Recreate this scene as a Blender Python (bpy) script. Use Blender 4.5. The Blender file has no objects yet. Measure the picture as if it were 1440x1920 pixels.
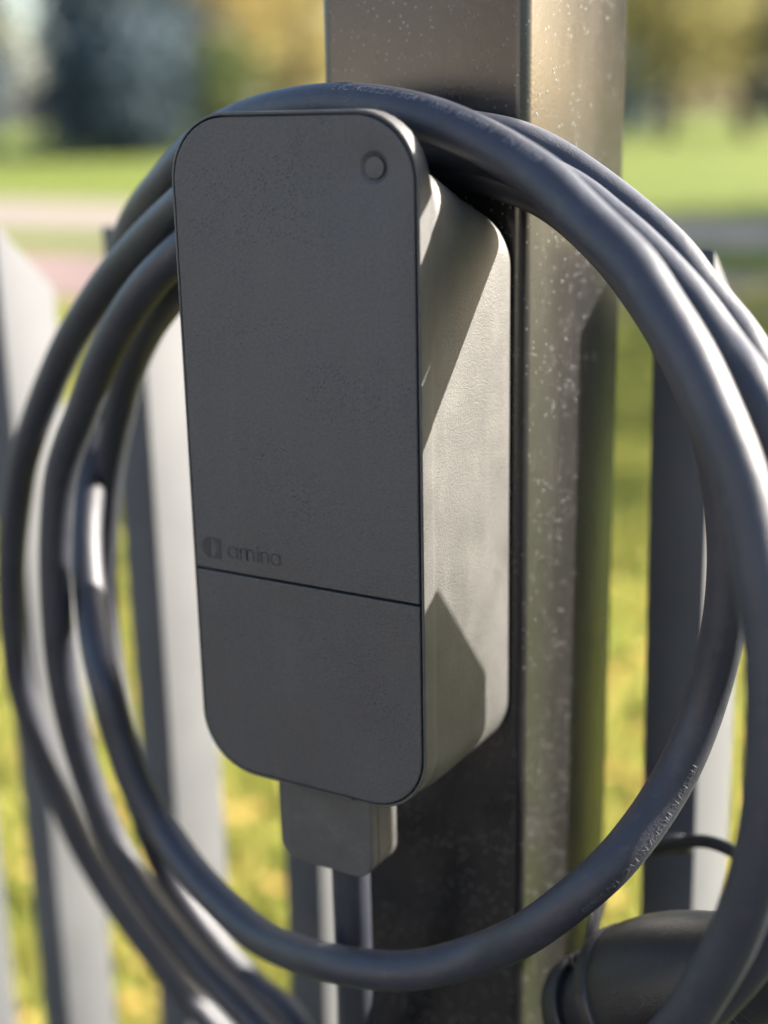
import bpy, bmesh, math, random
from mathutils import Vector, Matrix
random.seed(7)
R = math.radians
sc = bpy.context.scene
COL = sc.collection

# ------------------------------------------------------------------ camera
cam = bpy.data.cameras.new('camera')
camo = bpy.data.objects.new('camera', cam); COL.objects.link(camo)
CAM = Vector((0.2497, -0.4563, 1.3173))
cr = Vector((0.86563, 0.50032, -0.0194)); cd = Vector((0.12168, -0.2478, -0.96114)); cf = Vector((-0.48568, 0.82963, -0.27538))
camo.matrix_world = Matrix(((cr.x, -cd.x, -cf.x, CAM.x), (cr.y, -cd.y, -cf.y, CAM.y), (cr.z, -cd.z, -cf.z, CAM.z), (0, 0, 0, 1)))
cam.sensor_fit = 'VERTICAL'; cam.sensor_height = 36.0; cam.lens = 48.61
cam.clip_start = 0.02; cam.clip_end = 2000
cam.dof.use_dof = True; cam.dof.focus_distance = 0.555; cam.dof.aperture_fstop = 3.3
sc.camera = camo

# ------------------------------------------------------------------ light
SUN = Vector((1.0, 1.14, 0.77)).normalized()
elev = math.asin(SUN.z)
w = bpy.data.worlds.new('World'); sc.world = w; w.use_nodes = True
nt = w.node_tree; bg = nt.nodes['Background']
sky = nt.nodes.new('ShaderNodeTexSky'); sky.sky_type = 'NISHITA'; sky.sun_disc = False
sky.sun_elevation = elev; sky.sun_rotation = math.atan2(SUN.x, SUN.y)
sky.air_density = 1.0; sky.dust_density = 2.5; sky.ozone_density = 1.0
nt.links.new(sky.outputs[0], bg.inputs[0]); bg.inputs[1].default_value = 0.075
sl = bpy.data.lights.new('sun', 'SUN'); sl.energy = 4.6; sl.angle = R(0.5); sl.color = (1.0, 0.93, 0.84)
so = bpy.data.objects.new('sun', sl); COL.objects.link(so)
so.rotation_euler = SUN.to_track_quat('Z', 'Y').to_euler()
vs = sc.view_settings; vs.view_transform = 'Standard'; vs.look = 'None'; vs.exposure = 2.7; vs.gamma = 1.0; vs.use_curve_mapping = False
sc.cycles.use_denoising = True
sc.cycles.sample_clamp_indirect = 6.0

# ------------------------------------------------------------------ helpers
def tag(o, label=None, cat=None, group=None, kind=None):
    if label: o['label'] = label
    if cat: o['category'] = cat
    if group: o['group'] = group
    if kind: o['kind'] = kind
    return o
def empty(name, loc=(0, 0, 0), rz=0.0):
    o = bpy.data.objects.new(name, None); COL.objects.link(o)
    o.location = loc; o.rotation_euler = (0, 0, rz); o.empty_display_size = 0.05
    return o
def link(name, me, mat, parent=None, smooth=None):
    o = bpy.data.objects.new(name, me); COL.objects.link(o)
    if mat and not me.materials: me.materials.append(mat)
    if parent: o.parent = parent
    if smooth is not None:
        for p in me.polygons: p.use_smooth = True
        if smooth < 3: me.set_sharp_from_angle(angle=smooth)
    return o
def pyd(name, v, f, mat, parent=None, smooth=None):
    me = bpy.data.meshes.new(name); me.from_pydata([tuple(p) for p in v], [], f); me.update()
    return link(name, me, mat, parent, smooth)
def bmo(name, bm, mat, parent=None, smooth=None):
    bmesh.ops.recalc_face_normals(bm, faces=bm.faces)
    me = bpy.data.meshes.new(name); bm.to_mesh(me); bm.free()
    return link(name, me, mat, parent, smooth)
def rrect(x0, x1, z0, z1, r, n=10):
    """rounded rectangle in XZ; r = one radius or four (tr, tl, bl, br)"""
    if not isinstance(r, (tuple, list)): r = (r,) * 4
    out = []
    for (cx, cz, a0, rr) in ((x1 - r[0], z1 - r[0], 0, r[0]), (x0 + r[1], z1 - r[1], 90, r[1]),
                             (x0 + r[2], z0 + r[2], 180, r[2]), (x1 - r[3], z0 + r[3], 270, r[3])):
        for i in range(n + 1):
            a = R(a0 + 90 * i / n); out.append((cx + rr * math.cos(a), cz + rr * math.sin(a)))
    return out
def loft(sections, cap0=True, cap1=True):
    """sections: list of (y, [(x,z)...]) of equal length -> bmesh"""
    bm = bmesh.new(); rows = []
    for y, prof in sections: rows.append([bm.verts.new((x, y, z)) for x, z in prof])
    n = len(rows[0])
    for a, b in zip(rows, rows[1:]):
        for i in range(n): bm.faces.new((a[i], a[(i + 1) % n], b[(i + 1) % n], b[i]))
    if cap0: bm.faces.new(rows[0])
    if cap1: bm.faces.new(rows[-1])
    return bm
def box(x0, x1, y0, y1, z0, z1, bev=0.0, seg=2):
    bm = bmesh.new(); bmesh.ops.create_cube(bm, size=1)
    for v in bm.verts: v.co = Vector(((x0 + x1) / 2 + v.co.x * (x1 - x0), (y0 + y1) / 2 + v.co.y * (y1 - y0), (z0 + z1) / 2 + v.co.z * (z1 - z0)))
    if bev: bmesh.ops.bevel(bm, geom=bm.edges[:], offset=bev, segments=seg, affect='EDGES', profile=0.5)
    return bm
def catmull(pts, step):
    pts = [Vector(p) for p in pts]; out = []
    P = [2 * pts[0] - pts[1]] + pts + [2 * pts[-1] - pts[-2]]
    for i in range(1, len(P) - 2):
        p0, p1, p2, p3 = P[i - 1], P[i], P[i + 1], P[i + 2]
        n = max(2, int((p2 - p1).length / step))
        for k in range(n):
            t = k / n
            out.append(0.5 * ((2 * p1) + (p2 - p0) * t + (2 * p0 - 5 * p1 + 4 * p2 - p3) * t * t + (3 * p1 - p0 - 3 * p2 + p3) * t ** 3))
    out.append(pts[-1]); return out
def frames(path):
    T = [(path[min(i + 1, len(path) - 1)] - path[max(i - 1, 0)]).normalized() for i in range(len(path))]
    N = T[0].orthogonal().normalized(); fr = []
    for t in T:
        N = (N - t * N.dot(t)).normalized(); fr.append((t, N, t.cross(N)))
    return fr
def tube(name, path, rad, mat, parent=None, sides=16):
    fr = frames(path); v = []; f = []
    for i, p in enumerate(path):
        r = rad(i) if callable(rad) else rad
        for k in range(sides):
            a = 2 * math.pi * k / sides
            v.append(p + fr[i][1] * (r * math.cos(a)) + fr[i][2] * (r * math.sin(a)))
    m = len(path)
    for i in range(m - 1):
        for k in range(sides):
            a = i * sides + k; b = i * sides + (k + 1) % sides
            f.append((a, b, b + sides, a + sides))
    f.append(tuple(range(sides - 1, -1, -1))); f.append(tuple((m - 1) * sides + k for k in range(sides)))
    return pyd(name, v, f, mat, parent, 3.2)
def lathe(name, prof, mat, parent=None, seg=48, sq=(1, 1), smooth=0.6):
    """prof: (along, radius) pairs; axis = local +X; sq squashes (y, z)"""
    v = []; f = []
    for a, r in prof:
        for k in range(seg):
            t = 2 * math.pi * k / seg; v.append((a, r * sq[0] * math.cos(t), r * sq[1] * math.sin(t)))
    for i in range(len(prof) - 1):
        for k in range(seg):
            a = i * seg + k; b = i * seg + (k + 1) % seg; f.append((a, b, b + seg, a + seg))
    f.append(tuple(range(seg - 1, -1, -1))); f.append(tuple((len(prof) - 1) * seg + k for k in range(seg)))
    return pyd(name, v, f, mat, parent, smooth)

# ------------------------------------------------------------------ materials
def newmat(name):
    m = bpy.data.materials.new(name); m.use_nodes = True
    t = m.node_tree; b = t.nodes['Principled BSDF']; return m, t, b
def nd(t, ty, **kw):
    n = t.nodes.new(ty)
    for k, v in kw.items():
        if k in n.inputs: n.inputs[k].default_value = v
        else: setattr(n, k, v)
    return n
def ramp(t, fac, stops):
    r = t.nodes.new('ShaderNodeValToRGB'); e = r.color_ramp.elements
    while len(e) < len(stops): e.new(0.5)
    for q, (p, c) in zip(e, stops):
        q.position = p; q.color = (c[0], c[1], c[2], 1) if isinstance(c, (tuple, list)) else (c, c, c, 1)
    t.links.new(fac, r.inputs[0]); return r.outputs[0]
def mixc(t, fac, a, b, mode='MIX'):
    m = t.nodes.new('ShaderNodeMix'); m.data_type = 'RGBA'; m.blend_type = mode
    for s, val in ((0, fac), (6, a), (7, b)):
        if isinstance(val, bpy.types.NodeSocket): t.links.new(val, m.inputs[s])
        else: m.inputs[s].default_value = val if s == 0 else (val[0], val[1], val[2], 1)
    return m.outputs[2]
def bump(t, b, h, strength, dist, prev=None):
    n = t.nodes.new('ShaderNodeBump'); n.inputs['Strength'].default_value = strength; n.inputs['Distance'].default_value = dist
    t.links.new(h, n.inputs['Height'])
    if prev: t.links.new(prev, n.inputs['Normal'])
    t.links.new(n.outputs[0], b.inputs['Normal']); return n.outputs[0]
def coords(t, kind='Object'):
    return t.nodes.new('ShaderNodeTexCoord').outputs[kind]
def noise(t, co, scale, detail=3, rough=0.5, out=0):
    n = nd(t, 'ShaderNodeTexNoise', Scale=scale, Detail=detail, Roughness=rough); t.links.new(co, n.inputs['Vector']); return n.outputs[out]
def voro(t, co, scale, out='Distance', rnd=1.0):
    n = nd(t, 'ShaderNodeTexVoronoi', Scale=scale, Randomness=rnd); t.links.new(co, n.inputs['Vector']); return n.outputs[out]
def mth(t, op, a, b=0.0):
    m = t.nodes.new('ShaderNodeMath'); m.operation = op
    for i, val in enumerate((a, b)):
        if isinstance(val, bpy.types.NodeSocket): t.links.new(val, m.inputs[i])
        else: m.inputs[i].default_value = val
    return m.outputs[0]

def charger_plastic(name, dew):
    m, t, b = newmat(name); co = coords(t)
    big = noise(t, co, 22, 4)
    base = ramp(t, big, [(0.3, (0.052, 0.050, 0.050)), (0.7, (0.066, 0.063, 0.062))] if dew else [(0.3, (0.044, 0.043, 0.041)), (0.7, (0.060, 0.058, 0.055))])
    grain = noise(t, co, 2600, 2)
    n1 = bump(t, b, grain, 0.8, 0.00022)
    grain2 = noise(t, co, 1000, 3, 0.6); n1 = bump(t, b, grain2, 0.5, 0.0004, n1)
    rough = ramp(t, big, [(0.3, 0.46), (0.7, 0.58)])
    # faint runs where water dried, and wiped smears
    mp = t.nodes.new('ShaderNodeMapping'); mp.inputs['Scale'].default_value = (1, 1, 0.10); t.links.new(co, mp.inputs[0])
    run = ramp(t, noise(t, mp.outputs[0], 130, 4, 0.6), [(0.52, 0.0), (0.74, 1.0)])
    base = mixc(t, mth(t, 'MULTIPLY', run, 0.16), base, (0.11, 0.105, 0.10))
    if dew:
        tone = ramp(t, noise(t, co, 700, 4, 0.7), [(0.36, 0.15), (0.60, 1.0)])
        base = mixc(t, mth(t, 'MULTIPLY', tone, 0.62), base, (0.028, 0.028, 0.030))
        d = voro(t, co, 760)
        pick = ramp(t, voro(t, co, 760, 'Color'), [(0.52, 0.0), (0.58, 1.0)])
        patch = ramp(t, noise(t, co, 26, 4, 0.6), [(0.40, 0.10), (0.60, 1.0)])
        drop = mth(t, 'MULTIPLY', mth(t, 'MULTIPLY', ramp(t, d, [(0.20, 1.0), (0.42, 0.0)]), pick), patch)
        base = mixc(t, mth(t, 'MULTIPLY', drop, 0.78), base, (0.016, 0.017, 0.020))
        d2 = voro(t, co, 240); pk2 = ramp(t, voro(t, co, 240, 'Color'), [(0.80, 0.0), (0.83, 1.0)])
        drop2 = mth(t, 'MULTIPLY', mth(t, 'MULTIPLY', ramp(t, d2, [(0.07, 1.0), (0.16, 0.0)]), pk2), patch)
        base = mixc(t, mth(t, 'MULTIPLY', drop2, 0.45), base, (0.018, 0.019, 0.022))
        n1 = bump(t, b, mth(t, 'ADD', drop, drop2), 0.5, 0.0003, n1)
    else:
        sm = ramp(t, noise(t, co, 35, 5, 0.65), [(0.46, 0.0), (0.78, 1.0)])
        base = mixc(t, mth(t, 'MULTIPLY', sm, 0.42), base, (0.13, 0.128, 0.115))
        speck = ramp(t, noise(t, co, 1100, 3, 0.7), [(0.38, 0.0), (0.64, 1.0)])
        base = mixc(t, mth(t, 'MULTIPLY', speck, 0.40), base, (0.024, 0.024, 0.023))
    t.links.new(base, b.inputs['Base Color']); t.links.new(rough, b.inputs['Roughness'])
    return m
M = {}
M['panel'] = charger_plastic('charger_panel_plastic', True)
M['body'] = charger_plastic('charger_body_plastic', False)
def powder():
    m, t, b = newmat('powder_coated_steel'); co = coords(t)
    st = t.nodes.new('ShaderNodeMapping'); st.inputs['Scale'].default_value = (1, 1, 0.35); t.links.new(co, st.inputs[0])
    big = noise(t, st.outputs[0], 14, 5, 0.6)
    base = ramp(t, big, [(0.35, (0.009, 0.0085, 0.0084)), (0.70, (0.014, 0.0132, 0.013))])
    dust = ramp(t, noise(t, co, 60, 6, 0.7), [(0.52, 0.0), (0.80, 1.0)])
    base = mixc(t, mth(t, 'MULTIPLY', dust, 0.25), base, (0.06, 0.057, 0.055))
    # dried water spots, pale, denser towards no particular side
    d = voro(t, co, 330); pk = ramp(t, voro(t, co, 330, 'Color'), [(0.55, 0.0), (0.62, 1.0)])
    patch = ramp(t, noise(t, co, 18, 3), [(0.36, 0.15), (0.60, 1.0)])
    sp = mth(t, 'MULTIPLY', mth(t, 'MULTIPLY', ramp(t, d, [(0.10, 1.0), (0.24, 0.0)]), pk), patch)
    base = mixc(t, mth(t, 'MULTIPLY', sp, 0.45), base, (0.30, 0.295, 0.285))
    # a few dark runs left by rain
    k = voro(t, st.outputs[0], 55); pk3 = ramp(t, voro(t, st.outputs[0], 55, 'Color'), [(0.80, 0.0), (0.82, 1.0)])
    base = mixc(t, mth(t, 'MULTIPLY', mth(t, 'MULTIPLY', ramp(t, k, [(0.06, 1.0), (0.12, 0.0)]), pk3), 0.85), base, (0.008, 0.008, 0.008))
    b.inputs['Specular IOR Level'].default_value = 0.6
    t.links.new(base, b.inputs['Base Color'])
    t.links.new(ramp(t, big, [(0.3, 0.21), (0.7, 0.30)]), b.inputs['Roughness'])
    n1 = bump(t, b, noise(t, co, 520, 2), 0.14, 0.0004)
    bump(t, b, noise(t, st.outputs[0], 90, 2), 0.10, 0.0010, n1)
    return m
M['steel'] = powder()
def fence_paint():
    m, t, b = newmat('fence_paint'); co = coords(t)
    t.links.new(ramp(t, noise(t, co, 12, 4), [(0.3, (0.055, 0.058, 0.064)), (0.7, (0.070, 0.073, 0.078))]), b.inputs['Base Color'])
    b.inputs['Roughness'].default_value = 0.62; b.inputs['Specular IOR Level'].default_value = 0.35
    bump(t, b, noise(t, co, 300, 2), 0.2, 0.0005); return m
M['fence'] = fence_paint()
def rubber(name, c0, c1, rough, worn=True):
    m, t, b = newmat(name); co = coords(t)
    base = ramp(t, noise(t, co, 40, 4), [(0.3, c0), (0.7, c1)])
    if worn:
        d = ramp(t, noise(t, co, 150, 6, 0.75), [(0.55, 0.0), (0.72, 1.0)])
        base = mixc(t, mth(t, 'MULTIPLY', d, 0.30), base, (0.085, 0.083, 0.085))
        g = ramp(t, noise(t, co, 26, 5, 0.7), [(0.50, 0.0), (0.75, 1.0)]); base = mixc(t, mth(t, 'MULTIPLY', g, 0.16), base, (0.060, 0.060, 0.065))
        k = voro(t, co, 110); pk = ramp(t, voro(t, co, 110, 'Color'), [(0.80, 0.0), (0.83, 1.0)])
        base = mixc(t, mth(t, 'MULTIPLY', mth(t, 'MULTIPLY', ramp(t, k, [(0.10, 1.0), (0.2, 0.0)]), pk), 0.6), base, (0.012, 0.012, 0.014))
    t.links.new(base, b.inputs['Base Color']); b.inputs['Roughness'].default_value = rough
    n1 = bump(t, b, noise(t, co, 1300, 3, 0.65), 0.55, 0.0004)
    bump(t, b, noise(t, co, 140, 3), 0.3, 0.0010, n1)
    return m
M['cable'] = rubber('cable_rubber', (0.014, 0.016, 0.025), (0.022, 0.024, 0.034), 0.48)
M['plug'] = rubber('plug_plastic', (0.008, 0.008, 0.010), (0.013, 0.013, 0.015), 0.36)
M['cap'] = rubber('cap_rubber', (0.008, 0.009, 0.012), (0.013, 0.014, 0.017), 0.42, False)
def plain(name, c, rough, metal=0.0):
    m, t, b = newmat(name); co = coords(t)
    t.links.new(ramp(t, noise(t, co, 80, 3), [(0.3, [x * 0.9 for x in c]), (0.7, [x * 1.1 for x in c])]), b.inputs['Base Color'])
    b.inputs['Roughness'].default_value = rough; b.inputs['Metallic'].default_value = metal; return m
M['gloss'] = plain('glossy_emblem', (0.036, 0.037, 0.038), 0.25)
M['print'] = plain('cable_print', (0.11, 0.115, 0.13), 0.55)
M['print_dark'] = plain('cable_print_worn', (0.065, 0.067, 0.074), 0.55)
M['dark'] = plain('dark_plastic', (0.02, 0.02, 0.022), 0.6)
M['zinc'] = plain('galvanised_bolt', (0.42, 0.42, 0.41), 0.45, 0.8)
def drop_mat():
    m, t, b = newmat('water_drop'); b.inputs['Base Color'].default_value = (0.9, 0.93, 0.95, 1)
    b.inputs['Roughness'].default_value = 0.08; b.inputs['IOR'].default_value = 1.33; b.inputs['Transmission Weight'].default_value = 0.85
    bump(t, b, noise(t, coords(t), 300, 1), 0.05, 0.0003); return m
M['drop'] = drop_mat()
def grass_ground():
    m, t, b = newmat('lawn'); co = coords(t)
    a = noise(t, co, 0.35, 5, 0.6); f = noise(t, co, 9, 5, 0.7)
    base = ramp(t, a, [(0.30, (0.060, 0.098, 0.018)), (0.5, (0.082, 0.112, 0.019)), (0.70, (0.105, 0.125, 0.022))])
    base = mixc(t, mth(t, 'MULTIPLY', ramp(t, f, [(0.45, 0.0), (0.7, 1.0)]), 0.5), base, (0.17, 0.13, 0.045))
    t.links.new(base, b.inputs['Base Color']); b.inputs['Roughness'].default_value = 0.95; b.inputs['Specular IOR Level'].default_value = 0.08
    bump(t, b, noise(t, co, 30, 4, 0.7), 0.6, 0.04); return m
M['lawn'] = grass_ground()
def leafmat(name, c0, c1, trans=0.45):
    m, t, b = newmat(name); out = t.nodes['Material Output']; t.nodes.remove(b)
    info = t.nodes.new('ShaderNodeNewGeometry')
    col = ramp(t, info.outputs['Random Per Island'], [(0.0, c0), (1.0, c1)])
    d = t.nodes.new('ShaderNodeBsdfDiffuse'); tr = t.nodes.new('ShaderNodeBsdfTranslucent'); mx = t.nodes.new('ShaderNodeMixShader')
    t.links.new(col, d.inputs[0]); t.links.new(col, tr.inputs[0]); mx.inputs[0].default_value = trans
    t.links.new(d.outputs[0], mx.inputs[1]); t.links.new(tr.outputs[0], mx.inputs[2]); t.links.new(mx.outputs[0], out.inputs[0]); return m
M['blade'] = leafmat('grass_blade', (0.20, 0.24, 0.045), (0.42, 0.38, 0.11))
M['fallen'] = leafmat('fallen_leaf', (0.34, 0.20, 0.06), (0.46, 0.34, 0.11), 0.4)
M['conifer'] = leafmat('conifer_needles', (0.075, 0.100, 0.125), (0.12, 0.155, 0.17), 0.2)
M['autumn'] = leafmat('yellow_leaves', (0.22, 0.18, 0.07), (0.38, 0.30, 0.12))
M['olive'] = leafmat('olive_leaves', (0.20, 0.19, 0.08), (0.38, 0.33, 0.14))
M['green'] = leafmat('green_leaves', (0.055, 0.080, 0.032), (0.11, 0.13, 0.05))
M['pale'] = leafmat('pale_pink_leaves', (0.34, 0.27, 0.22), (0.48, 0.38, 0.32))
M['brown'] = leafmat('brown_leaves', (0.15, 0.125, 0.085), (0.25, 0.20, 0.12))
def bark():
    m, t, b = newmat('bark'); co = coords(t)
    t.links.new(ramp(t, noise(t, co, 8, 6, 0.7), [(0.3, (0.05, 0.04, 0.032)), (0.7, (0.12, 0.10, 0.08))]), b.inputs['Base Color'])
    b.inputs['Roughness'].default_value = 0.9; bump(t, b, noise(t, co, 12, 5), 0.8, 0.03); return m
M['bark'] = bark()
def paving(name, c0, c1, s):
    m, t, b = newmat(name); co = coords(t)
    br = nd(t, 'ShaderNodeTexBrick', Scale=s); br.inputs['Color1'].default_value = (*c0, 1); br.inputs['Color2'].default_value = (*c1, 1)
    br.inputs['Mortar'].default_value = (c0[0] * .5, c0[1] * .5, c0[2] * .5, 1); br.inputs['Mortar Size'].default_value = 0.012
    t.links.new(co, br.inputs['Vector'])
    t.links.new(mixc(t, mth(t, 'MULTIPLY', noise(t, co, 3, 6, 0.7), 0.4), br.outputs[0], (c0[0] * .7, c0[1] * .7, c0[2] * .7)), b.inputs['Base Color'])
    b.inputs['Roughness'].default_value = 0.85; bump(t, b, br.outputs['Fac'], 0.3, -0.004); return m
M['path'] = paving('beige_paving', (0.165, 0.130, 0.102), (0.14, 0.115, 0.093), 4.0)
M['pink'] = paving('reddish_paving', (0.165, 0.100, 0.086), (0.135, 0.092, 0.078), 5.0)
def asphalt():
    m, t, b = newmat('asphalt'); co = coords(t)
    t.links.new(ramp(t, noise(t, co, 90, 5, 0.8), [(0.3, (0.022, 0.022, 0.022)), (0.7, (0.042, 0.040, 0.038))]), b.inputs['Base Color'])
    b.inputs['Roughness'].default_value = 0.85; bump(t, b, voro(t, co, 120), 0.5, 0.004); return m
M['asphalt'] = asphalt()

# ------------------------------------------------------------------ ground
LAWN = pyd('lawn', [(-600, -600, 0), (600, -600, 0), (600, 600, 0), (-600, 600, 0)], [(0, 1, 2, 3)], M['lawn']); tag(LAWN, kind='structure')
FW = Vector((-0.5052, 0.8630, 0)); RT = Vector((0.8630, 0.5052, 0)); FOOT = Vector((CAM.x, CAM.y, 0))
def vw(lat, dep, z=0.0): return FOOT + RT * lat + FW * dep + Vector((0, 0, z))       # metres right of / ahead of the photographer's feet
def strip(name, near, far, z, mat):
    v = []
    for (a, b) in (near, far):
        for lat in (-70, 13): v.append(vw(lat, a[1] + (b[1] - a[1]) * (lat - a[0]) / (b[0] - a[0]), z))
    return tag(pyd(name, v, [(0, 1, 3, 2)], mat), kind='structure')
strip('footpath', ((-4.3, 17.8), (3.5, 14.0)), ((-6.0, 25.0), (4.3, 17.2)), 0.006, M['path'])
strip('paved_path', ((-2.6, 10.8), (2.2, 8.7)), ((-3.7, 15.0), (2.9, 11.2)), 0.010, M['pink'])
tag(bmo('driveway', box(-14, 14, -16, 0.12, -0.05, 0.014), M['asphalt']), kind='structure')

# ------------------------------------------------------------------ house across the drive: unseen, added as warm fill and reflection for the front faces
def plaster():
    m, t, b = newmat('beige_plaster'); co = coords(t)
    t.links.new(ramp(t, noise(t, co, 1.5, 6, 0.65), [(0.3, (0.46, 0.42, 0.36)), (0.7, (0.58, 0.53, 0.46))]), b.inputs['Base Color'])
    b.inputs['Roughness'].default_value = 0.9; bump(t, b, noise(t, co, 60, 4), 0.4, 0.006); return m
def roof_mat():
    m, t, b = newmat('roof_sheet'); co = coords(t)
    t.links.new(ramp(t, noise(t, co, 6, 4), [(0.3, (0.06, 0.045, 0.04)), (0.7, (0.09, 0.07, 0.06))]), b.inputs['Base Color']); b.inputs['Roughness'].default_value = 0.6; return m
def pane():
    m, t, b = newmat('window_pane'); b.inputs['Base Color'].default_value = (0.02, 0.025, 0.03, 1); b.inputs['Roughness'].default_value = 0.08
    bump(t, b, noise(t, coords(t), 2, 1), 0.02, 0.01); return m
MP, MR, MG, MWF = plaster(), roof_mat(), pane(), plain('white_frame', (0.7, 0.7, 0.68), 0.5)
fill_house = empty('fill_house', (-4.5, -13.0, 0.014)); tag(fill_house, 'unseen beige plastered single storey house across the driveway from the fence', 'fill_house')
bmo('wall', box(-8.5, 7.5, -4.0, 4.0, 0, 2.9, 0.01), MP, fill_house, 0.5)
rv = [(-9, -4.6, 2.92), (8, -4.6, 2.92), (8, 4.6, 2.92), (-9, 4.6, 2.92), (-8, 0, 5.0), (7, 0, 5.0), (-9, -4.6, 2.75), (8, -4.6, 2.75), (8, 4.6, 2.75), (-9, 4.6, 2.75)]
pyd('roof', rv, [(0, 1, 5, 4), (2, 3, 4, 5), (1, 2, 5), (3, 0, 4), (6, 9, 8, 7), (0, 6, 7, 1), (1, 7, 8, 2), (2, 8, 9, 3), (3, 9, 6, 0)], MR, fill_house)
for wx in (-6.2, 3.2, 5.9):
    wf = bmo('window', box(wx - .75, wx + .75, 4.0, 4.06, .95, 2.25, 0.01), MWF, fill_house, 0.5)
    for s_ in (-1, 1): bmo('pane', box(wx + s_ * .36 - .31, wx + s_ * .36 + .31, 4.062, 4.07, 1.03, 2.17), MG, wf)
dr = bmo('door', box(.9, 1.9, 4.0, 4.05, .1, 2.15, 0.008), plain('brown_door', (0.08, 0.05, 0.03), 0.5), fill_house, 0.5)
bmo('handle', box(1.76, 1.80, 4.052, 4.10, 1.02, 1.16, 0.006), M['zinc'], dr, 0.5)

# ------------------------------------------------------------------ gate post
PX0, PX1, PY0, PY1 = -0.0952, 0.0048, 0.085, 0.201
post = empty('steel_post', ((PX0 + PX1) / 2, (PY0 + PY1) / 2, 0.014))
tag(post, 'thick dark grey square steel post carrying the wall charger', 'post')
def pl(x): return x - (PX0 + PX1) / 2
hw, hd = (PX1 - PX0) / 2, (PY1 - PY0) / 2
def rect_xy(r, n=6): return rrect(-hw, hw, -hd, hd, r, n)
def vprism(prof, z0, z1):
    bm = bmesh.new(); a = [bm.verts.new((x, y, z0)) for x, y in prof]; b = [bm.verts.new((x, y, z1)) for x, y in prof]; n = len(a)
    for i in range(n): bm.faces.new((a[i], a[(i + 1) % n], b[(i + 1) % n], b[i]))
    bm.faces.new(a); bm.faces.new(b); return bm
bmo('tube', vprism(rect_xy(0.006), 0.008, 1.90), M['steel'], post, 0.6)
bmo('cap', vprism(rrect(-hw - .002, hw + .002, -hd - .002, hd + .002, .007, 6), 1.90, 1.906), M['steel'], post, 0.6)
bmo('base_plate', vprism(rrect(-.085, .085, -.092, .092, .008, 4), 0, 0.008), M['steel'], post, 0.6)
for sx in (-1, 1):
    for sy in (-1, 1):
        bm = bmesh.new(); bmesh.ops.create_cone(bm, cap_ends=True, segments=6, radius1=.009, radius2=.009, depth=.012, matrix=Matrix.Translation((sx * .07, sy * .078, .014)))
        bmo('bolt', bm, M['zinc'], post)
# beads of dew on the sunlit side and the upper front of the post
def drops(name, parent, spots):
    v = []; f = []
    for (p, nx, ny, r, squash) in spots:
        nrm = Vector((nx, ny, 0)); u = Vector((-ny, nx, 0)); zz = Vector((0, 0, 1)); b0 = len(v); S = 8
        for ring, (rr, hh) in enumerate(((1, 0), (0.82, 0.38), (0.45, 0.6))):
            for k in range(S):
                a = 2 * math.pi * k / S
                v.append(p + u * (r * rr * math.cos(a)) + zz * (r * squash * rr * math.sin(a)) + nrm * (r * hh))
        v.append(p + nrm * (r * 0.68))
        for q in range(2):
            for k in range(S):
                a = b0 + q * S + k; b = b0 + q * S + (k + 1) % S; f.append((a, b, b + S, a + S))
        for k in range(S): f.append((b0 + 2 * S + k, b0 + 2 * S + (k + 1) % S, b0 + 3 * S))
    o = pyd(name, v, f, M['drop'], parent, 3.2); o['kind'] = 'stuff'; return o
rd = random.Random(3); spots = []
for i in range(1100):
    y = rd.uniform(-hd + .008, hd - .01); z = rd.uniform(0.85, 1.45)
    if rd.random() > 0.35 + 0.65 * (z - 0.85) / 0.6: continue
    spots.append((Vector((hw - .0001, y, z)), 1, 0, rd.choice((.00025, .0003, .00035, .0004, .0005, .0007)), rd.uniform(1, 1.4)))
drops('dew_drops', post, spots)

# ------------------------------------------------------------------ wall charger
W, H = 0.115, 0.2864
ZT = 1.32; ZB = ZT - H; ZS = ZT - 0.1914
ch = empty('wall_charger', (0, 0, 0)); tag(ch, 'slim charcoal wall charger with rounded corners fixed to the steel post', 'charger')
def sec(y, top, ins, r, bot=0.0):
    return (y, rrect(-W + ins, -ins, ZB + ins + bot, ZT - top - ins, r, 10))
body = bmo('body', loft([sec(.0050, 0, .0013, .0257), sec(.0009, 0, .0013, .0257), sec(.0006, 0, .0011, .0259), sec(.0006, 0, .0006, .0264), sec(.0010, 0, .0001, .0269), sec(.0018, 0, 0, .027), sec(.0085, 0, 0, .027),
                  sec(.0095, .0008, .0002, .0268), sec(.0105, .004, .0003, .0265), sec(.0125, .0115, .0003, .025), sec(.0150, .0165, .0003, .024),
                  sec(.0190, .0185, .0003, .023), sec(.030, .0215, .0003, .022), sec(.055, .032, .0003, .022), sec(.078, .0405, .0003, .022),
                  sec(.0825, .0425, .0012, .0215), sec(.0848, .0445, .0032, .020)]), M['body'], ch, 0.5)
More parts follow.
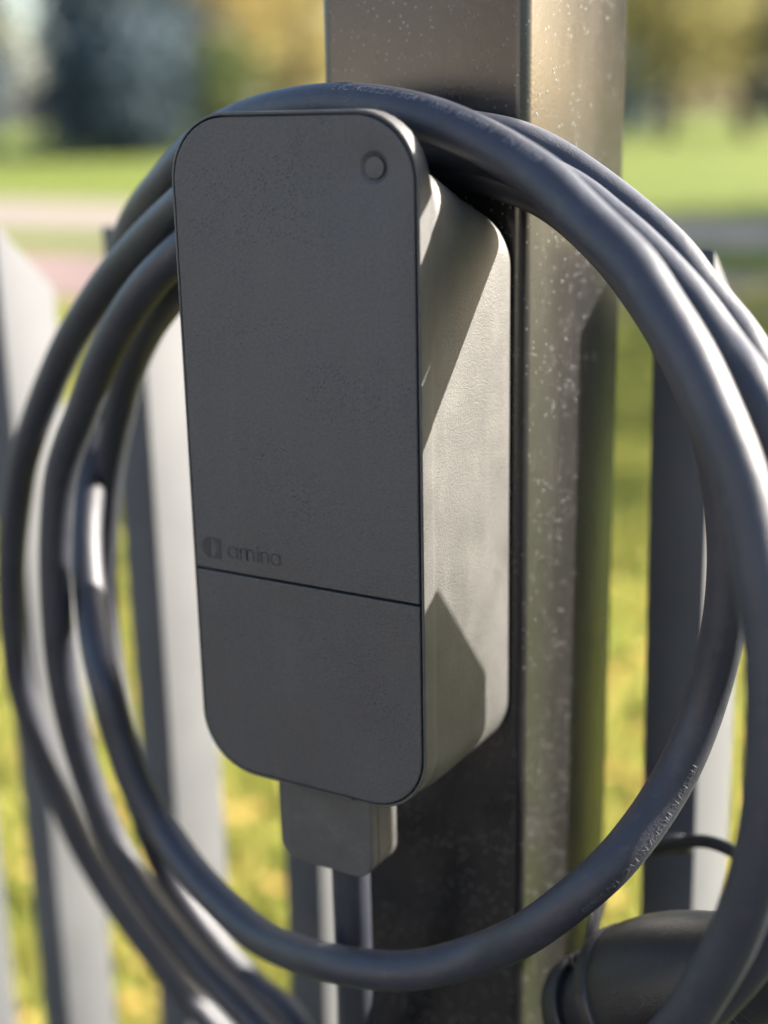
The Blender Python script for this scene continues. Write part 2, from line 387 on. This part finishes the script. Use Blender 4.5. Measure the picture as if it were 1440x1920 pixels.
def panel(name, z0, z1, r, hole=None):
    x0, x1 = -W + .0020, -.0020
    def pr(i): return rrect(x0 + i, x1 - i, z0 + i, z1 - i, [max(q - i, .0002) for q in r], 12)
    bm = bmesh.new(); rows = []
    for y, i in ((.0049, 0), (.0006, 0), (.0002, .00015), (0, .0005)): rows.append([bm.verts.new((x, y, z)) for x, z in pr(i)])
    n = len(rows[0])
    for a, b in zip(rows, rows[1:]):
        for i in range(n): bm.faces.new((a[i], a[(i + 1) % n], b[(i + 1) % n], b[i]))
    ed = [bm.edges.get((rows[-1][i], rows[-1][(i + 1) % n])) for i in range(n)]
    if hole:
        cx, cz = hole; S = 40; rings = []
        for rr, y in ((.0066, 0), (.0062, .0001), (.0050, .0010), (.0044, .00125), (.0043, .0019)):
            rings.append([bm.verts.new((cx + rr * math.cos(2 * math.pi * k / S), y, cz + rr * math.sin(2 * math.pi * k / S))) for k in range(S)])
        for a, b in zip(rings, rings[1:]):
            for k in range(S): bm.faces.new((a[k], a[(k + 1) % S], b[(k + 1) % S], b[k]))
        bm.faces.new(rings[-1])
        ed += [bm.edges.get((rings[0][k], rings[0][(k + 1) % S])) for k in range(S)]
        bmesh.ops.triangle_fill(bm, use_beauty=True, edges=ed, normal=(0, -1, 0))
    else:
        bm.faces.new(rows[-1])
    return bmo(name, bm, M['panel'], ch, 0.35)
RING = (-0.0188, 1.2988)
up = panel('upper_panel', ZS + .0005, ZT - .0020, (.0250, .0250, .0006, .0006), RING)
lo = panel('lower_panel', ZB + .0020, ZS - .0005, (.0006, .0006, .0250, .0250))
S = 40; sect = [(.0020, .0041), (.0006, .0041), (.00035, .0039), (.0003, .0036)]
v = []; f = []
for y, rr in sect:
    for k in range(S): v.append((RING[0] + rr * math.cos(2 * math.pi * k / S), y, RING[1] + rr * math.sin(2 * math.pi * k / S)))
for i in range(3):
    for k in range(S): f.append((i * S + k, i * S + (k + 1) % S, (i + 1) * S + (k + 1) % S, (i + 1) * S + k))
f.append(tuple(3 * S + k for k in range(S)))
pyd('status_button', v, f, M['panel'], up, 0.5)
# emblem: half moon on the left, square with a rounded bite on the right
lx, lz, lw, lh = -0.1095, 1.1388, 0.0100, 0.0093
def flat(name, polys, parent, mat, y=-.00022, th=.0003):
    bm = bmesh.new()
    for p in polys:
        a = [bm.verts.new((x, y, z)) for x, z in p]; b = [bm.verts.new((x, y + th, z)) for x, z in p]; n = len(a)
        bm.faces.new(a)
        for i in range(n): bm.faces.new((a[i], a[(i + 1) % n], b[(i + 1) % n], b[i]))
    return bmo(name, bm, mat, parent)
cxm = lx + lw * .44
half = [(cxm, lz + lh / 2)] + [(cxm - .0 + lw * .44 * math.cos(a), lz + lh / 2 * math.sin(a)) for a in [R(90 + 180 * i / 20) for i in range(1, 20)]] + [(cxm, lz - lh / 2)]
dd = [(cxm + lw * .34 * math.cos(R(90 - 180 * i / 20)), lz + lh * .47 * math.sin(R(90 - 180 * i / 20))) for i in range(21)]
flat('emblem', [half], up, M['gloss'])
polys = []
outer = [(cxm, lz + lh / 2), (lx + lw, lz + lh / 2), (lx + lw, lz - lh / 2), (cxm, lz - lh / 2)]
for i in range(20):
    t0, t1 = i / 20, (i + 1) / 20
    o0 = (lx + lw if abs(dd[i][0] - cxm) > 0 or True else 0, dd[i][1]); o1 = (lx + lw, dd[i + 1][1])
    polys.append([dd[i], o0, o1, dd[i + 1]])
polys.append([(cxm, lz + lh / 2), (lx + lw, lz + lh / 2), (lx + lw, dd[0][1] + 1e-6), (cxm, dd[0][1] + 1e-6)])
polys.append([(cxm, dd[-1][1] - 1e-6), (lx + lw, dd[-1][1] - 1e-6), (lx + lw, lz - lh / 2), (cxm, lz - lh / 2)])
flat('emblem', polys, up, M['gloss'])
# raised word, monoline round letters
def stroke(pts, wd):
    out = []; L = []; Rr = []
    for i, p in enumerate(pts):
        a = Vector(pts[max(i - 1, 0)]); b = Vector(pts[min(i + 1, len(pts) - 1)]); d = (b - a).normalized(); n = Vector((-d.y, d.x)) * wd / 2
        L.append(tuple(Vector(p) + n)); Rr.append(tuple(Vector(p) - n))
    for i in range(len(pts) - 1): out.append([L[i], L[i + 1], Rr[i + 1], Rr[i]])
    return out
def arc(cx, cz, rx, rz, a0, a1, n=18): return [(cx + rx * math.cos(R(a0 + (a1 - a0) * i / n)), cz + rz * math.sin(R(a0 + (a1 - a0) * i / n))) for i in range(n + 1)]
xh, sw = 0.0049, 0.00062; base = 1.1357
def letter_a(x): return stroke(arc(x + .0024, base + xh / 2, .0023, xh / 2, 35, 325), sw) + stroke([(x + .0047, base + xh), (x + .0047, base)], sw)
def letter_n(x, wn=.0034): return stroke([(x, base), (x, base + xh)], sw) + stroke(arc(x + wn / 2, base + xh * .62, wn / 2, xh * .38, 180, 0) + [(x + wn, base)], sw)
word = letter_a(-.0956) + letter_n(-.0890) + letter_n(-.0856) + stroke([(-.0800, base), (-.0800, base + xh)], sw) + stroke([(-.0800, base + xh + .0011), (-.0800, base + xh + .0018)], sw * 1.2) + letter_n(-.0782) + letter_a(-.0728 - .0006)
flat('lettering', word, up, M['gloss'])
# catch slot on the bottom edge
bmo('catch', box(-.0362, -.0357, -.0003, .004, ZB + .0009, ZB + .0030), M['dark'], lo)
# cable entry cover below the body
cov = bmo('cable_cover', loft([(y, rrect(-.0785 + i, -.0300 - i, .9935 + i, 1.0400, (.0004, .0004, .0095 - i, .0095 - i), 8)) for y, i in ((.0050, .0008), (.0058, .0002), (.0068, 0), (.0105, 0), (.0109, .0004), (.0112, .0004), (.0116, 0), (.0270, 0), (.0285, .0012))]), M['body'], ch, 0.5)

# ------------------------------------------------------------------ charging cable
CORD = [
    (-0.0489,0.0180,1.0229), (-0.0492,0.0180,1.0042), (-0.0499,0.0190,0.9845), (-0.0529,0.0240,0.9473),
    (-0.0579,0.0320,0.8999), (-0.0791,0.0600,0.8228), (-0.1178,0.1000,0.7613), (-0.1600,0.1300,0.7929),
    (-0.2017,0.1400,0.8036), (-0.2290,0.1400,0.8241), (-0.2531,0.1400,0.8491), (-0.2631,0.1350,0.8752),
    (-0.2618,0.1200,0.9194), (-0.2709,0.1200,0.9562), (-0.2815,0.1250,0.9902), (-0.2884,0.1300,1.0283),
    (-0.2884,0.1320,1.0626), (-0.2820,0.1300,1.0982), (-0.2689,0.1240,1.1341), (-0.2528,0.1160,1.1626),
    (-0.2322,0.1040,1.1913), (-0.2078,0.0900,1.2145), (-0.1860,0.0780,1.2301), (-0.1613,0.0660,1.2458),
    (-0.1173,0.0500,1.2726), (-0.0779,0.0550,1.2931), (-0.0444,0.0700,1.2981), (-0.0138,0.0740,1.2942),
    (-0.0022,0.0755,1.2912), (0.0115,0.0820,1.2854), (0.0297,0.0800,1.2751), (0.0526,0.0730,1.2576),
    (0.0756,0.0610,1.2353), (0.0905,0.0530,1.2156), (0.0988,0.0500,1.1997), (0.1039,0.0500,1.1804), (0.1078,0.0500,1.1516),
    (0.1069,0.0500,1.1216), (0.1017,0.0500,1.0920), (0.0959,0.0420,1.0665), (0.0889,0.0300,1.0478), (0.0806,0.0150,1.0327),
    (0.0693,0.0050,1.0187), (0.0464,0.0000,0.9946), (0.0238,0.0050,0.9753), (-0.0006,0.0000,0.9626),
    (-0.0203,-0.0030,0.9569), (-0.0448,-0.0020,0.9517), (-0.0721,0.0080,0.9420), (-0.1103,0.0240,0.9331),
    (-0.1576,0.0420,0.9398), (-0.1904,0.0550,0.9535), (-0.2061,0.0550,0.9745), (-0.2163,0.0550,1.0037),
    (-0.2229,0.0550,1.0316), (-0.2371,0.0660,1.0448), (-0.2559,0.0840,1.0653), (-0.2717,0.1020,1.0945),
    (-0.2818,0.1220,1.1263), (-0.2874,0.1400,1.1565), (-0.2825,0.1460,1.1901), (-0.2656,0.1370,1.2254),
    (-0.2373,0.1150,1.2571), (-0.2060,0.0920,1.2755), (-0.1708,0.0700,1.2916), (-0.1463,0.0600,1.3048),
    (-0.1206,0.0500,1.3135), (-0.0986,0.0430,1.3183), (-0.0756,0.0370,1.3211), (-0.0526,0.0330,1.3219),
    (-0.0313,0.0300,1.3201), (-0.0136,0.0280,1.3168), (-0.0004,0.0260,1.3130), (0.0189,0.0220,1.3059),
    (0.0344,0.0170,1.2990), (0.0444,0.0130,1.2943), (0.0673,0.0020,1.2791), (0.0869,-0.0080,1.2665),
    (0.0963,-0.0140,1.2568), (0.1062,-0.0200,1.2469), (0.1152,-0.0250,1.2361), (0.1211,-0.0280,1.2265),
    (0.1286,-0.0320,1.2146), (0.1353,-0.0350,1.2008), (0.1411,-0.0390,1.1835), (0.1451,-0.0420,1.1684),
    (0.1478,-0.0430,1.1590), (0.1509,-0.0460,1.1389), (0.1517,-0.0480,1.0955), (0.1458,-0.0480,1.0594),
    (0.1357,-0.0460,1.0301), (0.1190,-0.0400,0.9947), (0.0780,-0.0100,0.9284), (0.0004,0.0500,0.8331),
    (-0.0850,0.0900,0.7748), (-0.1655,0.1000,0.8086), (-0.1893,0.1000,0.8249), (-0.2109,0.1000,0.8402),
    (-0.2352,0.0950,0.8704), (-0.2552,0.0900,0.9039), (-0.2659,0.0850,0.9406), (-0.2714,0.0800,0.9774),
    (-0.2726,0.0750,1.0159), (-0.2703,0.0720,1.0508), (-0.2653,0.0700,1.0923), (-0.2559,0.0680,1.1328),
    (-0.2453,0.0660,1.1546), (-0.2320,0.0640,1.1745), (-0.2099,0.0580,1.2054), (-0.1803,0.0500,1.2353),
    (-0.1528,0.0450,1.2563), (-0.1192,0.0450,1.2775), (-0.0745,0.0500,1.2978), (-0.0244,0.0520,1.3050),
    (0.0037,0.0530,1.3017), (0.0231,0.0510,1.2947), (0.0404,0.0525,1.2865), (0.0545,0.0460,1.2783), (0.0652,0.0410,1.2725),
    (0.0815,0.0320,1.2620), (0.0966,0.0230,1.2511), (0.1119,0.0140,1.2369), (0.1256,-0.0010,1.2280),
    (0.1366,-0.0070,1.2128), (0.1468,-0.0120,1.1897), (0.1553,-0.0170,1.1574), (0.1592,-0.0200,1.1213),
    (0.1601,-0.0210,1.0846), (0.1539,-0.0210,1.0521), (0.1424,-0.0200,1.0249), (0.1271,-0.0180,0.9975),
    (0.1101,-0.0100,0.9680), (0.0676,0.0300,0.8955), (-0.0193,0.0900,0.7779), (-0.1351,0.1400,0.7054),
    (-0.2204,0.1600,0.7238), (-0.2536,0.1600,0.7454), (-0.2835,0.1550,0.7792), (-0.3123,0.1500,0.8158),
    (-0.3344,0.1450,0.8546), (-0.3486,0.1400,0.8949), (-0.3587,0.1350,0.9351), (-0.3644,0.1300,0.9773),
    (-0.3599,0.1250,1.0177), (-0.3498,0.1200,1.0659), (-0.3329,0.1150,1.1125), (-0.3203,0.1100,1.1343),
    (-0.3022,0.1050,1.1604), (-0.2822,0.1000,1.1863), (-0.2572,0.0920,1.2119), (-0.2118,0.0750,1.2458),
    (-0.1568,0.0520,1.2760), (-0.1174,0.0400,1.2937), (-0.0773,0.0550,1.3081), (-0.0369,0.0660,1.3122),
    (-0.0081,0.0710,1.3092), (0.0079,0.0735,1.3054), (0.0222,0.0775,1.2981), (0.0446,0.0730,1.2854),
    (0.0609,0.0680,1.2753), (0.0774,0.0610,1.2641), (0.0912,0.0530,1.2513), (0.1067,0.0450,1.2385), (0.1147,0.0370,1.2314),
    (0.1303,0.0300,1.2103), (0.1461,0.0270,1.1796), (0.1573,0.0300,1.1423), (0.1632,0.0340,1.1003), (0.1629,0.0400,1.0604),
    (0.1563,0.0450,1.0239), (0.1442,0.0500,0.9996),
]
CR = 0.0087
cable = empty('charging_cable', CORD[0]); tag(cable, 'thick black charging cable coiled in wide loops over the wall charger', 'cable')
cable.location = (0, 0, 0)
path = catmull(CORD, 0.004)
for _ in range(3):      # ease out small kinks
    path = [path[0]] + [(path[i - 1] + path[i] * 2 + path[i + 1]) / 4 for i in range(1, len(path) - 1)] + [path[-1]]
cord = tube('cord', path, CR, M['cable'], cable, 22)
cum = [0.0]
for a, b in zip(path, path[1:]): cum.append(cum[-1] + (b - a).length)
def near_i(p):
    p = Vector(p); return min(range(len(path)), key=lambda i: (path[i] - p).length)
def at_s(s):
    lo_, hi = 0, len(cum) - 1
    while hi - lo_ > 1:
        m = (lo_ + hi) // 2
        if cum[m] <= s: lo_ = m
        else: hi = m
    k = (s - cum[lo_]) / max(cum[hi] - cum[lo_], 1e-9)
    return path[lo_].lerp(path[hi], k), (path[hi] - path[lo_]).normalized()
def cable_text(name, txt, size, s0, ref, mat, off=0.0):
    cu = bpy.data.curves.new(name, 'FONT'); cu.body = txt; cu.size = size; cu.resolution_u = 2
    tmp = bpy.data.objects.new(name, cu); COL.objects.link(tmp)
    dg = bpy.context.evaluated_depsgraph_get(); dg.update()
    me = bpy.data.meshes.new_from_object(tmp.evaluated_get(dg)); bpy.data.objects.remove(tmp)
    ref = Vector(ref)
    for vtx in me.vertices:
        x, y = vtx.co.x, vtx.co.y - size * .35 + off
        c, t = at_s(s0 + x); n = (ref - t * ref.dot(t)).normalized(); b = n.cross(t)
        a = y / CR
        vtx.co = c + (n * math.cos(a) + b * math.sin(a)) * (CR + 0.00012)
    return link(name, me, mat, cord)
iT1 = near_i(CORD[69]); iU = near_i(CORD[39])
cable_text('cable_print', 'EVC H07BZ5-F 5G4 + 1X0,5 450/750 V    EN 50620', 0.0048, cum[iT1], (0.10, -0.62, 0.78), M['print'])
cable_text('cable_print', 'PRYSMIAN  PRYSMIAN  EVC  EN 50620', 0.0042, cum[iU], (0.62, -0.75, -0.22), M['print_dark'])

# plug hanging at the end of the cable
PF = Vector((0.0430, 0.070, 0.912)); PR_ = Vector((0.148, 0.030, 0.996))
ax = (PR_ - PF).normalized(); L_ = (PR_ - PF).length
upv = Vector((0, 0, 1)); by = upv.cross(ax).normalized(); bz = ax.cross(by)
plug = empty('plug'); plug.parent = cable
pmat = Matrix(((ax.x, by.x, bz.x, PF.x), (ax.y, by.y, bz.y, PF.y), (ax.z, by.z, bz.z, PF.z), (0, 0, 0, 1)))
def place(o): o.matrix_world = pmat @ Matrix.Diagonal((1.0, 1.06, 1.06, 1.0)); return o
bpy.data.objects.remove(plug)
pb = lathe('plug_body', [(.034, .018), (.034, .0290), (.0355, .0305), (.0425, .0312), (.0435, .0306), (.0440, .0298), (.0450, .0304), (.052, .0312), (.064, .0312), (.078, .0300), (.092, .0275), (.106, .0245), (.122, .0215), (.140, .0185), (.156, .0150), (.166, .0125), (.176, .0110)], M['plug'], cable, 56, (0.92, 1.0))
pn = lathe('plug_neck', [(.008, .0180), (.010, .0200), (.030, .0204), (.034, .0215), (.0345, .018)], M['plug'], cable, 48)
pc = lathe('protective_cap', [(.000, .016), (.001, .0222), (.004, .0236), (.009, .0240), (.0130, .0240), (.0140, .0232), (.0140, .0185)], M['cap'], cable, 48)
for o in (pb, pn, pc): place(o)
tab = []
for k in range(3):      # latch ribs on top of the neck
    tab.append(place(bmo('latch_rib', box(.0155 + k * .0062, .0195 + k * .0062, -.007, .007, .0185, .0245 + k * .0012, .0009), M['plug'], cable, 0.6)))
for k in range(9):      # moulded grip ridges towards the tail
    xg = .114 + k * .0050; rg_ = .0226 - k * .00112
    (lathe('grip_ridge', [(xg - .0012, rg_ - .0012), (xg - .0006, rg_ + .0008), (xg + .0006, rg_ + .0006), (xg + .0014, rg_ - .0016)], M['cap'], pb, 40, (0.92, 1.0)))
# raised rating plate with ribs, on the side facing the drive
def on_body(x, ang, r): return Vector((x, -.92 * r * math.cos(ang), r * math.sin(ang)))
pv = []; pf = []
for i in range(10):
    for j in range(6):
        x = .060 + .034 * i / 9; a = R(-52 + 26 * j / 5); rr = .0312 - max(0, x - .064) * .09 + .0003
        pv.append(on_body(x, a, rr))
for i in range(9):
    for j in range(5): pf.append((i * 6 + j, i * 6 + j + 1, (i + 1) * 6 + j + 1, (i + 1) * 6 + j))
pyd('rating_plate', pv, pf, M['dark'], pb, 3.2)
# tether strap of the cap, looping round in front of the picket
strap = [(0.0470, 0.0650, 0.9360), (0.0450, 0.0760, 0.9470), (0.0400, 0.0980, 0.9520), (0.0340, 0.128, 0.9520), (0.0335, 0.150, 0.9500), (0.042, 0.160, 0.951), (0.056, 0.160, 0.956), (0.064, 0.156, 0.960), (0.0625, 0.152, 0.9655), (0.054, 0.150, 0.9635), (0.048, 0.148, 0.9605), (0.052, 0.142, 0.9625), (0.066, 0.136, 0.973), (0.082, 0.130, 0.981), (0.100, 0.120, 0.984), (0.118, 0.105, 0.984), (0.135, 0.085, 0.986), (0.142, 0.060, 0.990)]
tube('cap_strap', catmull(strap, .003), .0032, M['cap'], cable, 12)

# ------------------------------------------------------------------ picket fences
FA = -0.0872; FO = Vector((0.0172, 0.2020, 0)); FU = Vector((math.cos(FA), math.sin(FA), 0))
FWD, FDP, FTOP = 0.0319, 0.0507, 1.2535
def picket_mesh():
    bm = bmesh.new(); pr_ = [(0, .06), (0, FTOP), (FDP, FTOP - FDP), (FDP, .06)]
    a = [bm.verts.new((0, y, z)) for y, z in pr_]; b = [bm.verts.new((FWD, y, z)) for y, z in pr_]
    bm.faces.new(a); bm.faces.new(b)
    for i in range(4): bm.faces.new((a[i], a[(i + 1) % 4], b[(i + 1) % 4], b[i]))
    bmesh.ops.recalc_face_normals(bm, faces=bm.faces)
    bmesh.ops.bevel(bm, geom=bm.edges[:], offset=.0022, segments=2, affect='EDGES', profile=.5)
    me = bpy.data.meshes.new('picket'); bm.to_mesh(me); bm.free(); me.materials.append(M['fence'])
    for p in me.polygons: p.use_smooth = True
    me.set_sharp_from_angle(angle=0.5); return me
PM = picket_mesh()
def fence(label, ss, x0, x1, lean):
    base = FO + FU * x0; f_ = empty('picket_fence', base, FA); tag(f_, label, 'fence', 'picket fence panels either side of the post')
    for i, s in enumerate(ss):
        o = bpy.data.objects.new('picket', PM); COL.objects.link(o); o.parent = f_; o.location = (s - x0, 0, 0); o.rotation_euler = (0, R(lean.get(i, 0)), 0)
    for z in (0.16, 0.40):
        bmo('rail', box(-.01, x1 - x0 + .01, FDP + .001, FDP + .031, z, z + .04, .002), M['fence'], f_, 0.5)
    return f_
fence('grey metal picket fence with slanted tops left of the charger post', [-1.180, -1.047, -.914, -.781, -.649, -.5167, -.3806, -.2504, -.118], -1.25, -.03, {})
fence('grey metal picket fence with slanted tops right of the charger post', [.0181, .138, .271, .404, .537, .670, .803, .936], .0, 1.05, {0: -0.7})

# ------------------------------------------------------------------ grass and leaves
rg = random.Random(11)
def blades(n):
    v = []; f = []
    for i in range(n):
        dep = 1.3 + 9.0 * rg.random() ** 1.6; lat = rg.uniform(-.42, .42) * dep + rg.uniform(-1, 1)
        p = vw(lat, dep)
        if p.y < .32: continue
        a = rg.uniform(0, 6.283); h = rg.uniform(.03, .075) * (1 + .25 * math.sin(p.x * 3.1) * math.cos(p.y * 2.3)); wd = rg.uniform(.0025, .005) * (1 + dep * .25)
        d = Vector((math.cos(a), math.sin(a), 0)); le = Vector((rg.uniform(-.03, .03), rg.uniform(-.03, .03), h)); b = len(v)
        v += [p - d * wd, p + d * wd, p + le * .6 + d * wd * .7, p + le]; f += [(b, b + 1, b + 2, b + 3)]
    return pyd('grass', v, f, M['blade'])
tag(blades(60000), 'short yellowing grass growing on the lawn behind the fence', 'grass', kind='stuff')
v = []; f = []
for i in range(2600):
    dep = 1.3 + 8.0 * rg.random() ** 1.3; p = vw(rg.uniform(-.42, .42) * dep, dep, rg.uniform(.02, .06))
    if p.y < .34: continue
    q = Matrix.Rotation(rg.uniform(0, 6.28), 3, 'Z') @ Matrix.Rotation(rg.uniform(-.6, .6), 3, 'X'); s = rg.uniform(.014, .032); b = len(v)
    for (x, y, z) in ((-.9, 0, 0), (-.2, -.6, .1), (.7, -.4, .05), (1, 0, .15), (.6, .45, .05), (-.3, .6, .1)): v.append(p + q @ Vector((x * s, y * s, z * s)))
    f.append(tuple(range(b, b + 6)))
tag(pyd('fallen_leaves', v, f, M['fallen']), 'brown and orange fallen leaves scattered over the lawn', 'leaves', kind='stuff')

# ------------------------------------------------------------------ trees
def crown_leaves(rng, centre, rx, rz, clumps, per, size, flat_=0.0, cone=False):
    v = []; f = []
    for c in range(clumps):
        while True:
            x, y, z = rng.uniform(-1, 1), rng.uniform(-1, 1), rng.uniform(-1, 1)
            rr = x * x + y * y
            if cone:
                if rr <= ((1 - z) / 2 * .9 + .1) ** 2: break
            elif rr + z * z <= 1 and rr + z * z > .12: break
        cc = centre + Vector((x * rx, y * rx, z * rz)); cs = rng.uniform(.10, .22) * rx + .12
        for k in range(per):
            p = cc + Vector((rng.gauss(0, cs), rng.gauss(0, cs), rng.gauss(0, cs * .7)))
            n = Vector((rng.gauss(0, 1), rng.gauss(0, 1), rng.gauss(0, 1))).normalized(); u = n.orthogonal().normalized(); w_ = n.cross(u); s = size * rng.uniform(.6, 1.4); b = len(v)
            v += [p - u * s, p - w_ * s * .55, p + u * s, p + w_ * s * .55]; f.append((b, b + 1, b + 2, b + 3))
    return v, f
def tree(label, lat, dep, h, rx, z0, mat, seed, cone=False, clumps=130, per=26, size=.16, group='trees beyond the lawn', name='tree'):
    rng = random.Random(seed); root = empty(name, vw(lat, dep)); tag(root, label, 'tree', group)
    tr = max(.07, h * .017); tv = []
    pts = [Vector((0, 0, -.05)), Vector((rng.uniform(-.05, .05) * h * .2, rng.uniform(-.05, .05) * h * .2, h * .3)), Vector((rng.uniform(-.06, .06) * h * .3, rng.uniform(-.06, .06) * h * .3, h * .65)), Vector((0, 0, h * .93))]
    tp = catmull(pts, h * .04); n = len(tp)
    tube('trunk', tp, lambda i: tr * (1.25 - 1.15 * i / (n - 1)) + .008, M['bark'], root, 9)
    for k in range(7):
        zz = z0 + (h - z0) * (.08 + .1 * k); a = k * 2.4 + rng.uniform(-.4, .4); b0 = tp[min(n - 1, int(n * zz / h))]
        ln = rx * rng.uniform(.6, .85) * (1 - .5 * k / 7 if cone else 1)
        lp = catmull([b0, b0 + Vector((math.cos(a) * ln * .5, math.sin(a) * ln * .5, ln * (.0 if cone else .3))), b0 + Vector((math.cos(a) * ln, math.sin(a) * ln, ln * (-.12 if cone else .45)))], ln * .2)
        m = len(lp); tube('limb', lp, lambda i, m=m: tr * .42 * (1.05 - .9 * i / m) + .006, M['bark'], root, 6)
    v, f = crown_leaves(rng, Vector((0, 0, (z0 + h) / 2)), rx, (h - z0) / 2, clumps, per, size, cone=cone)
    pyd('crown', v, f, mat, root)
    return root
tree('dark blue-green conifer at the far left edge of the lawn', -15.6, 50, 15, 3.4, .6, M['conifer'], 1, True, 190, 30, .2)
tree('dark conifer left of the tan tree, behind the lawn', -9.6, 56, 17, 3.4, .5, M['conifer'], 2, True, 210, 30, .2)
tree('second dark conifer from the left behind the lawn', -11.6, 62, 18, 3.2, .4, M['conifer'], 3, True, 200, 30, .2)
tree('small olive green tree between the dark conifers', -10.6, 58, 7, 1.3, .4, M['green'], 4, False, 70, 24, .15)
tree('tall tan and yellow autumn tree left of the post', -6.6, 60, 14, 3.8, 1.8, M['autumn'], 5, False, 200, 28, .18)
tree('yellow autumn tree close beside the post top on the left', -3.6, 66, 13, 3.0, 2.2, M['autumn'], 6, False, 130, 26, .18)
tree('low green bush tree under the tan autumn tree', -6.0, 55, 4.2, 2.2, .2, M['green'], 7, False, 90, 26, .15)
tree('dark low evergreen under the yellow tree left of the post', -8.4, 53, 4.6, 1.8, .1, M['conifer'], 8, False, 100, 26, .15)
tree('small pale pinkish tree at the left edge of the view', -15.0, 54, 5.4, 1.1, 1.0, M['pale'], 9, False, 60, 26, .14)
tree('olive yellow tree right of the post at the lawn edge', 12.6, 62, 12, 3.2, 1.8, M['olive'], 10, False, 170, 28, .18)
tree('broad yellow olive autumn tree at the right edge', 17.0, 66, 13, 3.8, 2.0, M['olive'], 12, False, 190, 28, .18)
tree('yellow leafed tree between the two olive trees on the right', 15.0, 78, 15, 3.8, 2.0, M['autumn'], 13, False, 170, 28, .2)
tree('dark evergreen shrub low behind the right lawn', 11.6, 70, 4.6, 2.2, .1, M['conifer'], 14, False, 100, 26, .18)
tree('dark evergreen at the far right edge of the lawn', 18.8, 64, 6.5, 2.0, .2, M['conifer'], 15, False, 110, 26, .18)
tree('green tree hidden behind the post between the autumn trees', 4.0, 74, 15, 4.4, 1.5, M['green'], 16, False, 170, 26, .2)
for k, (la, de, hh) in enumerate(((10.0, 9.0, 6.4), (10.6, 12.6, 6.6), (11.4, 16.4, 6.8), (12.6, 20.0, 6.6))):
    tree(['nearest leafy tree shading the right of the lawn', 'second leafy tree shading the right of the lawn', 'third leafy tree shading the right of the lawn', 'farthest leafy tree shading the right of the lawn'][k], la, de, hh, 2.3, 1.0, M['green'], 20 + k, False, 150, 30, .12, 'trees shading the right of the lawn')

for k, (lab, la, de, hh, rx_, mt) in enumerate((
        ('tall olive tree far behind the left conifers', -27.0, 92, 17, 4.6, 'olive'), ('far dark evergreen showing between the left conifers', -17.0, 96, 16, 4.2, 'conifer'),
        ('far dark evergreen behind the tan autumn tree', -11.5, 98, 15, 4.0, 'conifer'), ('far olive tree just left of the post', -5.0, 94, 14, 3.4, 'olive'),
        ('far green tree just right of the post', 14.6, 92, 16, 4.2, 'green'), ('far olive tree right of the post, second row', 19.5, 95, 17, 4.4, 'olive'),
        ('far brown tree at the right, second row', 23.5, 93, 16, 4.2, 'brown'), ('far green tree beyond the right edge of the lawn', 28.0, 96, 17, 4.6, 'green'))):
    tree(lab, la, de, hh, rx_, .3, M[mt], 40 + k, False, 190, 26, .24, 'far second row of trees')
